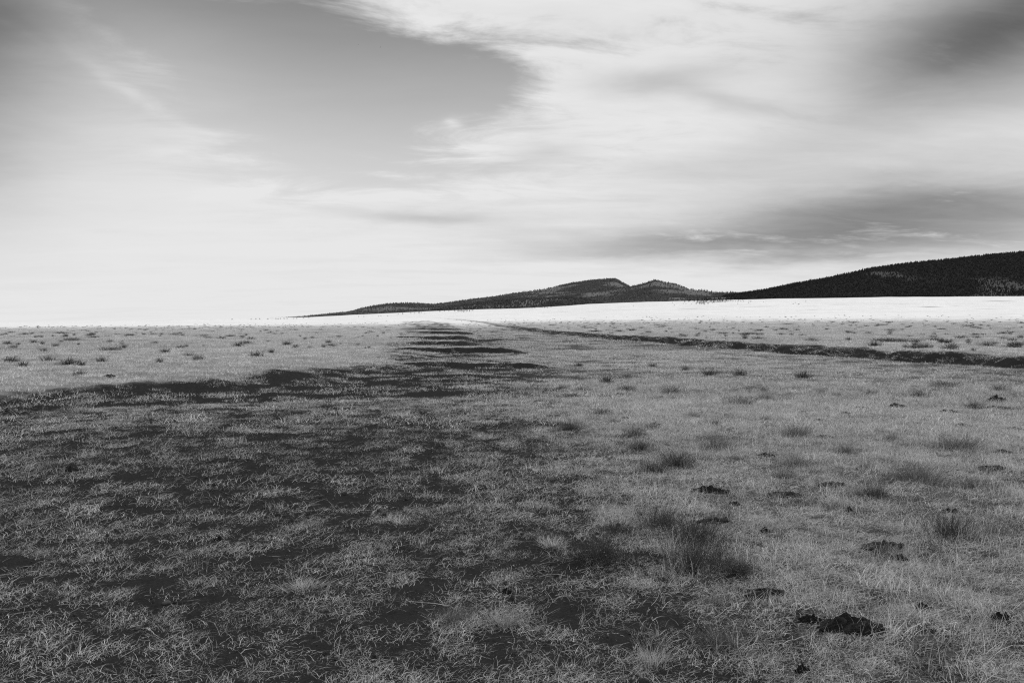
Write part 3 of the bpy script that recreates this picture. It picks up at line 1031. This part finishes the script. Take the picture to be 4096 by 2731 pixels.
STONES = [stone_mesh(k) for k in range(3)]
for i, (a, b, w, lab) in enumerate([(375, 1391, 20, 'smooth oblong grey stone on bare soil between pale tufts'), (182, 1433, 16, None), (443, 1485, 16, None), (31, 1491, 16, None), (309, 1450, 14, None), (408, 1479, 10, None),
                                    (215, 1440, 10, None), (150, 1460, 12, None), (90, 1470, 9, None), (260, 1475, 9, None)]):
    x, y, z = ground_at(a, b)
    kx = 1024 / 2352.0 / F * y * w
    o = link('stone', STONES[i % 3], (x, y, z + kx * 0.15), random.uniform(0, 6), None, kx)
    tag(o, lab or 'small rough grey stone on trampled bare soil', 'stone', None if lab else 'small stones on the bare soil')


M_CRUMB = rough_material('soil_crumb', 0.02, 0.07, 30, 0.6, 0.01)
crumb_src = source_collection('soil_crumbs', [mesh_np('soil_crumb', *(lambda m_: (np.array([p.co[:] for p in m_.vertices]), np.array([list(p.vertices) for p in m_.polygons])))(STONES[k]), M_CRUMB) for k in range(3)])
x, y = sector(9000, 2.8, 15)
cv, left, slope = cover(x, y)
cl = fbm(x / 0.8, y / 0.8, 95, 3)
ok = rng.random(len(x)) < np.clip((0.75 - cv) * 1.6, 0, 1) * ss(0.42, 0.62, cl)
x, y = x[ok], y[ok]
s = 0.012 + 0.05 * rng.random(len(x)) ** 4
tag(scatter('soil_crumbs', np.stack([x, y, HA(x, y) + s * 0.1], 1), rng.uniform(0, 6.28, (len(x), 3)), np.stack([s, s, s], 1), rng.integers(0, 3, len(x)), crumb_src), kind='stuff')


# loose dry stalks that stand out
def stalk_mesh(k, pts, rad):
    v, f = [], []
    n = 5
    for i, p in enumerate(pts):
        for j in range(n):
            a = 2 * math.pi * j / n
            rr_ = rad * (1 - 0.6 * i / (len(pts) - 1))
            v.append((p[0] + rr_ * math.cos(a), p[1] + rr_ * math.sin(a) * 0.7, p[2] + rr_ * math.sin(a) * 0.7))
    for i in range(len(pts) - 1):
        for j in range(n):
            f.append((i * n + j, i * n + (j + 1) % n, (i + 1) * n + (j + 1) % n, (i + 1) * n + j))
    return mesh_np('stalk', v, f, M_STALK, dict(tone=np.ones(len(v))))


SK = [(455, 1520, [(0, 0, -0.01), (-0.06, 0, 0.05), (-0.10, 0.01, 0.14), (-0.20, 0.02, 0.17)], 'bent forked-looking pale stalk rising from bare soil'),
      (244, 1460, [(0, 0, -0.01), (0.004, 0, 0.1), (0.01, 0, 0.2), (0.012, 0, 0.27)], 'straight upright pale stalk on the trampled soil'),
      (1030, 1395, [(0.0, 0, 0.0), (-0.12, 0, 0.02), (-0.25, 0, 0.03), (-0.36, 0.02, 0.035)], 'pale stalk lying flat behind the grey-stemmed tussock'),
      (1640, 1425, [(0, 0, 0.0), (0.07, 0, 0.04), (0.13, 0.01, 0.09), (0.2, 0.02, 0.11)], 'curved pale stalk beside an isolated grey tussock'),
      (415, 1085, [(0, 0, 0), (0.05, 0, 0.08), (0.09, 0, 0.17), (0.11, 0, 0.26)], 'leaning pale stalk in front of a bare slope'),
      (1240, 1330, [(0, 0, 0.01), (0.08, 0.02, 0.03), (0.17, 0.02, 0.03), (0.26, 0.03, 0.01)], 'pale stalk lying across the dark bare patch')]
for k, (a, b, pts, lab) in enumerate(SK):
    x, y, z = ground_at(a, b)
    tag(link('dry_stalk', stalk_mesh(k, [(p[0] * 0.7, p[1] * 0.7, p[2] * 0.7) for p in pts], 0.0022), (x, y, z)), lab, 'stalk')


# ------------------------------------------------------------------ trees on the plain and forest on the hills
def crown_mesh(k, conical, n=130):
    g = np.random.default_rng(700 + k)
    t = g.random(n) ** 0.8
    if conical:
        rad = (1 - t) * 0.34 + 0.03
        zz = 0.12 + t * 0.88
    else:
        u = t * 2 - 1
        rad = np.sqrt(np.clip(1 - u * u, 0, 1)) * 0.46 + 0.03
        zz = 0.14 + t * 0.80
    a = g.random(n) * 2 * math.pi
    rad = rad * np.sqrt(g.uniform(0.25, 1.15, n))
    c = np.stack([rad * np.cos(a), rad * np.sin(a), zz], 1)
    v = (c[:, None, :] + g.normal(0, 0.062, (n, 3, 3)) * np.array([1.1, 1.1, 0.8])).reshape(-1, 3)
    f = np.arange(3 * n).reshape(-1, 3)
    return mesh_np('crown', v, f, M_NEEDLE, dict(tone=np.repeat(g.uniform(0.5, 1.4, n), 3)))


def trunk_mesh():
    v, f = [], []
    for i, (z, r) in enumerate([(-0.05, 0.035), (0.3, 0.028), (0.75, 0.012)]):
        for j in range(6):
            a = math.pi * j / 3
            v.append((r * math.cos(a), r * math.sin(a), z))
    for i in range(2):
        for j in range(6):
            f.append((i * 6 + j, i * 6 + (j + 1) % 6, i * 6 + 6 + (j + 1) % 6, i * 6 + 6 + j))
    return mesh_np('trunk', v, f, M_BARK)


CROWNS = [crown_mesh(k, k % 3 == 0) for k in range(6)]
TRUNK = trunk_mesh()


def place_tree(px, py, hpx, label, group=None, name='juniper_tree', wide=1.0):
    x, y, z = ground_at(px, py, display=False)
    hgt = hpx / F * y
    e = bpy.data.objects.new(name, None)
    col.objects.link(e)
    e.empty_display_size = 0.5
    e.location = (x, y, z - 0.1)
    e.rotation_euler = (0, 0, random.uniform(0, 6.28))
    w = hgt * wide
    for nm, me in (('trunk', TRUNK), ('crown', random.choice(CROWNS))):
        link(nm, me, parent=e, scale=(w, w, hgt))
    tag(e, label, 'tree', group)
    return e


def fp(zx, zy, x0, y0, k):           # place in an enlarged crop -> 1024 px picture
    return (x0 + zx * k) / 4, (y0 + zy * k) / 4


K4 = 600 / 2352.0
GROVE = [(150, 182, 12), (215, 180, 40), (300, 178, 45), (345, 200, 40), (380, 215, 60), (440, 215, 60), (400, 180, 40), (465, 200, 50), (490, 190, 40), (530, 195, 55), (560, 185, 40),
         (590, 200, 60), (620, 195, 60), (660, 190, 40), (690, 190, 55), (720, 185, 50), (745, 185, 45), (780, 188, 30), (800, 175, 45), (825, 178, 50), (870, 175, 28), (515, 215, 22), (330, 220, 22),
         (410, 222, 25), (460, 228, 22), (355, 165, 40), (430, 168, 40), (250, 160, 30), (180, 155, 30), (620, 160, 50), (700, 160, 40), (760, 155, 40), (545, 160, 45), (470, 150, 50)]
for (a, b, hh) in GROVE:
    x_, y_ = fp(a, b, 2700, 1160, K4)
    place_tree(x_, y_, max(hh * K4 / 4, 1.6) * 1.15, 'dark bushy tree in the grove standing out onto the sunlit plain', 'trees of the grove on the plain')
LONE = [(905, 175, 14), (945, 178, 16), (985, 182, 20), (995, 162, 12), (1030, 178, 18), (1060, 162, 14), (1075, 178, 16), (980, 218, 16), (1150, 200, 16), (1185, 182, 22), (1158, 168, 12)]
for (a, b, hh) in LONE:
    x_, y_ = fp(a, b, 2700, 1160, K4)
    place_tree(x_, y_, max(hh * K4 / 4, 1.2), 'small dark tree trailing off from the grove on the plain', 'outliers of the grove')
for (a, b, hh, lab) in [(1935, 224, 22, 'round dark shrub-like tree alone on the sunlit plain below the large hill'), (1880, 196, 12, None), (1850, 216, 12, None), (2045, 178, 12, None), (1385, 188, 10, None), (170, 214, 14, None), (130, 212, 8, None), (260, 216, 10, None)]:
    x_, y_ = fp(a, b, 2700, 1160, K4)
    place_tree(x_, y_, max(hh * K4 / 4, 1.0) * 0.9, lab or 'tiny dark bush dotted on the sunlit plain', None if lab else 'bushes dotted on the plain', 'bush', 1.5)
# strip along the foot of the main ridge and the sparse line further left
KB = 900 / 2352.0
for (a, b, hh) in [(597, 428, 8), (627, 424, 8), (700, 416, 24), (727, 420, 12), (757, 420, 14), (795, 412, 12), (905, 402, 14), (945, 400, 16), (980, 395, 16), (1050, 388, 20), (1145, 380, 18), (1165, 380, 18),
                   (1185, 376, 14), (2063, 368, 8), (2083, 396, 10), (1655, 400, 8), (2190, 358, 12), (2240, 352, 26), (2290, 350, 26)]:
    x_, y_ = fp(a, b, 1900, 1070, KB)
    place_tree(x_, y_, max(hh * KB / 4, 1.1), 'dark tree or bush before the foot of the long main ridge', 'trees at the foot of the main ridge')
KC = 1400 / 2352.0
for (a, b, hh) in [(690, 345, 12), (745, 340, 8), (770, 338, 8), (800, 338, 14), (815, 335, 8), (840, 342, 7), (940, 328, 10), (970, 326, 8), (1000, 325, 12), (1040, 325, 14), (1065, 328, 16), (1085, 328, 16), (1100, 330, 18),
                   (1120, 326, 18), (1140, 326, 14), (1160, 322, 14), (660, 345, 8), (530, 360, 6), (545, 358, 6), (430, 362, 6), (395, 362, 6), (590, 358, 6)]:
    x_, y_ = fp(a, b, 1200, 1050, KC)
    place_tree(x_, y_ + 0.3, max(hh * KC / 4, 1.2), 'small dark tree where the low end of the ridge meets the plain', 'trees by the low end of the ridge')
for (a, b) in [(1720, 206), (1745, 206), (1800, 207), (1855, 205), (1870, 206), (1885, 204), (1910, 203), (1930, 203), (1975, 203), (1995, 202), (2040, 200), (1690, 207), (2075, 197), (1560, 208)]:
    x_, y_ = fp(a, b, 0, 1150, KC)
    place_tree(x_, y_ + 0.9, 1.3, 'tiny dark bush on the pale skyline beyond the ridge end', 'bushes on the skyline', 'bush', 1.3)


def build_forest():
    """the wooded hillsides, one mass of conifers"""
    n = 190000
    c = rng.uniform(250, 1180, n)
    r = np.sqrt(rng.uniform(2240.0 ** 2, 4700.0 ** 2, n))
    b = np.arctan((c - 512) / F)
    x, y = np.sin(b) * r, np.cos(b) * r
    hz, which = hills_z(x, y)
    z = HA(x, y)
    on = hz - Z0 > z - 0.5
    pat = fbm(x / 150, y / 150, 91, 4)
    t = rng.random(n)
    dens = np.where(which == 3, 0.95 - 0.45 * ss(0.58, 0.70, pat), np.where(which == 2, 0.8, 0.62 - 0.55 * ss(0.5, 0.66, pat)))
    D = np.zeros(n)
    for i, H in enumerate(HILLS):
        D = np.where(which == i, np.interp(c, H['d'][:, 0], H['d'][:, 1]), D)
    ok = on & (t < dens) & (r < D + 90)
    x, y, z, which, r = x[ok], y[ok], z[ok], which[ok], r[ok]
    m = len(x)
    print('forest trees', m)
    hgt = (3.4 + 4.6 * rng.random(m) ** 1.6) * np.clip((c[ok] - 262) / 70, 0.25, 1) * np.where(rng.random(m) < 0.08, 1.35, 1.0)
    wid = hgt * rng.uniform(0.20, 0.34, m)
    # a jagged spire: base ring of 5, shoulder ring of 5 turned, and a tip
    kk = 5
    V = np.zeros((m, 2 * kk + 1, 3))
    rot = rng.uniform(0, 6.28, m)
    for k in range(kk):
        a = rot + 2 * math.pi * k / kk
        j0, j1 = rng.uniform(0.6, 1.3, m), rng.uniform(0.5, 1.4, m)
        V[:, k, 0] = x + wid * 0.8 * j0 * np.cos(a); V[:, k, 1] = y + wid * 0.8 * j0 * np.sin(a); V[:, k, 2] = z - 0.5 + hgt * rng.uniform(0.0, 0.2, m)
        V[:, kk + k, 0] = x + wid * 0.62 * j1 * np.cos(a + 0.6); V[:, kk + k, 1] = y + wid * 0.62 * j1 * np.sin(a + 0.6); V[:, kk + k, 2] = z + hgt * rng.uniform(0.35, 0.65, m)
    V[:, 2 * kk] = np.stack([x, y, z + hgt], 1)
    fq = []
    for k in range(kk):
        k2 = (k + 1) % kk
        fq += [[k, k2, kk + k], [k2, kk + k2, kk + k], [kk + k, kk + k2, 2 * kk]]
    fq = np.array(fq)
    Fc = (np.arange(m)[:, None, None] * (2 * kk + 1) + fq[None]).reshape(-1, 3)
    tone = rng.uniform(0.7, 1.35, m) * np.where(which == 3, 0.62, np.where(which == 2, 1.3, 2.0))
    me = mesh_np('forest', V.reshape(-1, 3), Fc, M_FOREST, dict(tone=np.repeat(tone, 2 * kk + 1)))
    tag(link('forest', me), kind='stuff')


build_forest()


# ------------------------------------------------------------------ two birds high over the plain
def bird(px, py, dist, span, bank, head, label):
    X, Z = (px - 512) / F, (HY - py) / F
    v = [(0, 0.22, 0), (0.045, 0.08, 0.01), (0, 0.05, 0.05), (-0.045, 0.08, 0.01), (0, 0.05, -0.05), (0.05, -0.08, 0), (0, -0.08, 0.045), (-0.05, -0.08, 0), (0, -0.08, -0.045), (0.07, -0.34, 0), (-0.07, -0.34, 0), (0, -0.30, 0.012)]
    f = [(0, 2, 1), (0, 3, 2), (0, 4, 3), (0, 1, 4), (1, 2, 6), (1, 6, 5), (2, 3, 7), (2, 7, 6), (3, 4, 8), (3, 8, 7), (4, 1, 5), (4, 5, 8), (5, 6, 11), (5, 11, 9), (6, 7, 11), (7, 10, 11), (7, 8, 10), (8, 5, 9), (8, 9, 10)]
    body = mesh_np('body', v, f, M_BIRD)

    def wing(s):
        w = [(0.03 * s, 0.09, 0.02), (0.03 * s, -0.07, 0.02), (0.28 * s, 0.13, 0.11), (0.27 * s, -0.08, 0.10), (0.52 * s, 0.05, 0.16), (0.50 * s, -0.07, 0.15), (0.60 * s, -0.06, 0.17)]
        w2 = [(a, b, c - 0.012) for (a, b, c) in w]
        vv = w + w2
        ff = [(0, 1, 3), (0, 3, 2), (2, 3, 5), (2, 5, 4), (4, 5, 6), (7, 10, 8), (7, 9, 10), (9, 12, 10), (9, 11, 12), (11, 13, 12),
              (0, 2, 9), (0, 9, 7), (2, 4, 11), (2, 11, 9), (4, 6, 13), (4, 13, 11), (1, 10, 3), (1, 8, 10), (3, 12, 5), (3, 10, 12), (5, 13, 6), (5, 12, 13)]
        return mesh_np('wing', vv, ff, M_BIRD)
    e = bpy.data.objects.new('bird', None)
    col.objects.link(e)
    e.location = (dist * X, dist, CAM_Z + dist * Z)
    e.rotation_euler = (R(12), bank, head)
    e.scale = (span / 1.2,) * 3
    link('body', body, parent=e)
    link('wing', wing(1), parent=e)
    link('wing', wing(-1), parent=e)
    tag(e, label, 'bird')


bird(1438 / 4.0, 189 / 4.0, 520, 1.25, R(-25), R(40), 'farther, smaller dark bird gliding in the clear gap of sky')
bird(1526 / 4.0, 199 / 4.0, 380, 1.3, R(-48), R(25), 'nearer dark bird with one wing raised in the clear gap of sky')
